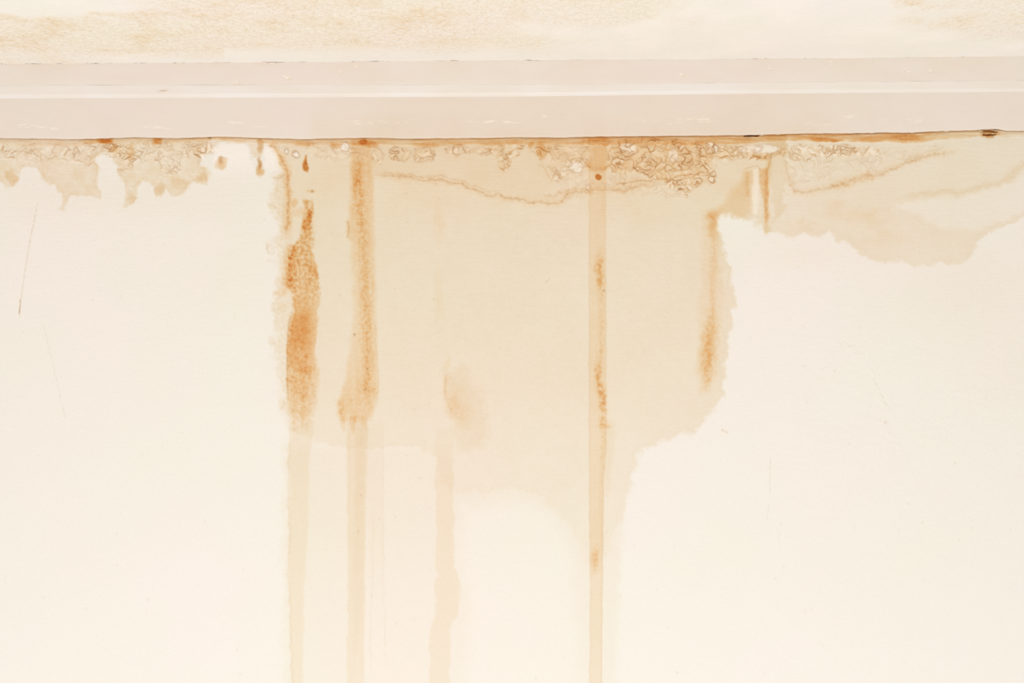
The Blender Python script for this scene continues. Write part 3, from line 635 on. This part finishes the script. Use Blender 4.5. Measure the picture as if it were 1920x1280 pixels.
bq = (bare[:-1, :-1]+bare[1:, 1:])/2 > .45
Df = (D[:-1, :-1]+D[1:, 1:])/2
codes = np.where(bq & (Df < .33) & (Df > .05), 1, 0)
for _ in range(3): codes = despeckle(codes)
for code, name, lbl in [(0, 'ceiling', 'cream plaster ceiling above the cornice, roughly coated'), (1, 'bare_plaster', 'rougher peach-toned ceiling plaster where the coat has worn off')]:
    c, q, n, a = sub(Pc.reshape(-1, 3), Qc, Nc.reshape(-1, 3), {'stain': A.reshape(-1, 4)}, codes.ravel() == code)
    o = new_mesh(name, c, q, n, a, M_ceil, ceil)
    if code == 0: ceil = o; o['kind'] = 'structure'; o['category'] = 'ceiling'
    o['label'] = lbl

# ------------------------------------------------------------------ loose flakes in the open joints
def flake(x, y, p, w_, h_, seed, parent, mat, name='paint_flake', tilt=.3, st=(.2, .1, .1, 0)):
    r = np.random.RandomState(seed); n = 10
    ang = np.linspace(0, 2*math.pi, n, endpoint=False); rad = r.uniform(.65, 1.0, n)
    cx, cz = (x-960)*S*(DIST-p)/DIST, PZ(y, p)
    a = np.stack([np.cos(ang)*rad*w_*S, np.zeros(n), np.sin(ang)*rad*h_*S], 1)
    a[:, 1] = -tilt*a[:, 2]+r.uniform(-.0002, .0002, n)
    top = a*np.array([.8, 1, .8])+np.array([0, -.0005, 0])
    co_ = np.concatenate([a, top, [[0, -.0007, 0]]])+np.array([cx, -p, cz])
    tri = [(i, n+i, n+(i+1) % n) for i in range(n)]+[(i, n+(i+1) % n, (i+1) % n) for i in range(n)]+[(n+i, 2*n, n+(i+1) % n) for i in range(n)]
    col = np.tile(np.array(st), (len(co_), 1))
    o = new_mesh(name, co_, np.array(tri), None, {'stain': col}, mat, parent, smooth=False)
    return o
for i, (fx, fy, fw, fh, st) in enumerate([(1838, 244.5, 7, 1.6, (.5, .3, .3, 0)), (1850, 249, 9, 1.8, (.4, .7, .3, 0)), (1862, 249.5, 6, 1.5, (.4, .5, .2, 0)), (1857, 256, 10, 1.8, (.4, .8, .1, 0)), (1867, 244, 5, 1.5, (.5, .2, .3, 0)), (1774, 245.5, 8, 1.4, (.3, .2, .3, 0)),
                                          (1404, 257.5, 5, 1.2, (.3, .3, .3, 0)), (1428, 252.5, 5, 1.3, (.3, .2, .2, 0)), (1460, 251, 6, 1.1, (.2, .2, .1, 0)), (1634, 248.8, 6, 1.4, (.4, .3, .4, 0)), (1612, 251, 6, 1.2, (.4, .5, .2, 0)), (1710, 248.5, 5, 1.2, (.4, .3, .3, 0)), (393, 258.5, 4, 1.5, (.4, .4, .6, 0))]):
    flake(fx, fy+1, .0022, fw, fh, 100+i, wall, M_wall, st=st)
for i, (fx, fy, fw, fh) in enumerate([(1000, 110, 9, 1.6), (1010, 108.6, 7, 1.3), (496, 117.5, 6, 1.5), (512, 118, 8, 1.6), (1424, 109, 6, 2), (1436, 112, 3, 1.6), (1858, 104, 8, 1.4), (1782, 105, 7, 1.4), (1220, 109, 9, 1.1), (680, 115, 8, 1.4), (160, 117, 9, 1.3), (850, 115, 6, 1.4), (1540, 107, 8, 1.2), (1640, 107, 8, 1.2), (300, 117.5, 9, 1.2)]):
    flake(fx, fy, .0515, fw, fh, 200+i, ceil, M_ceil, 'plaster_crumb', .5, (.3, .02, .15, 0))
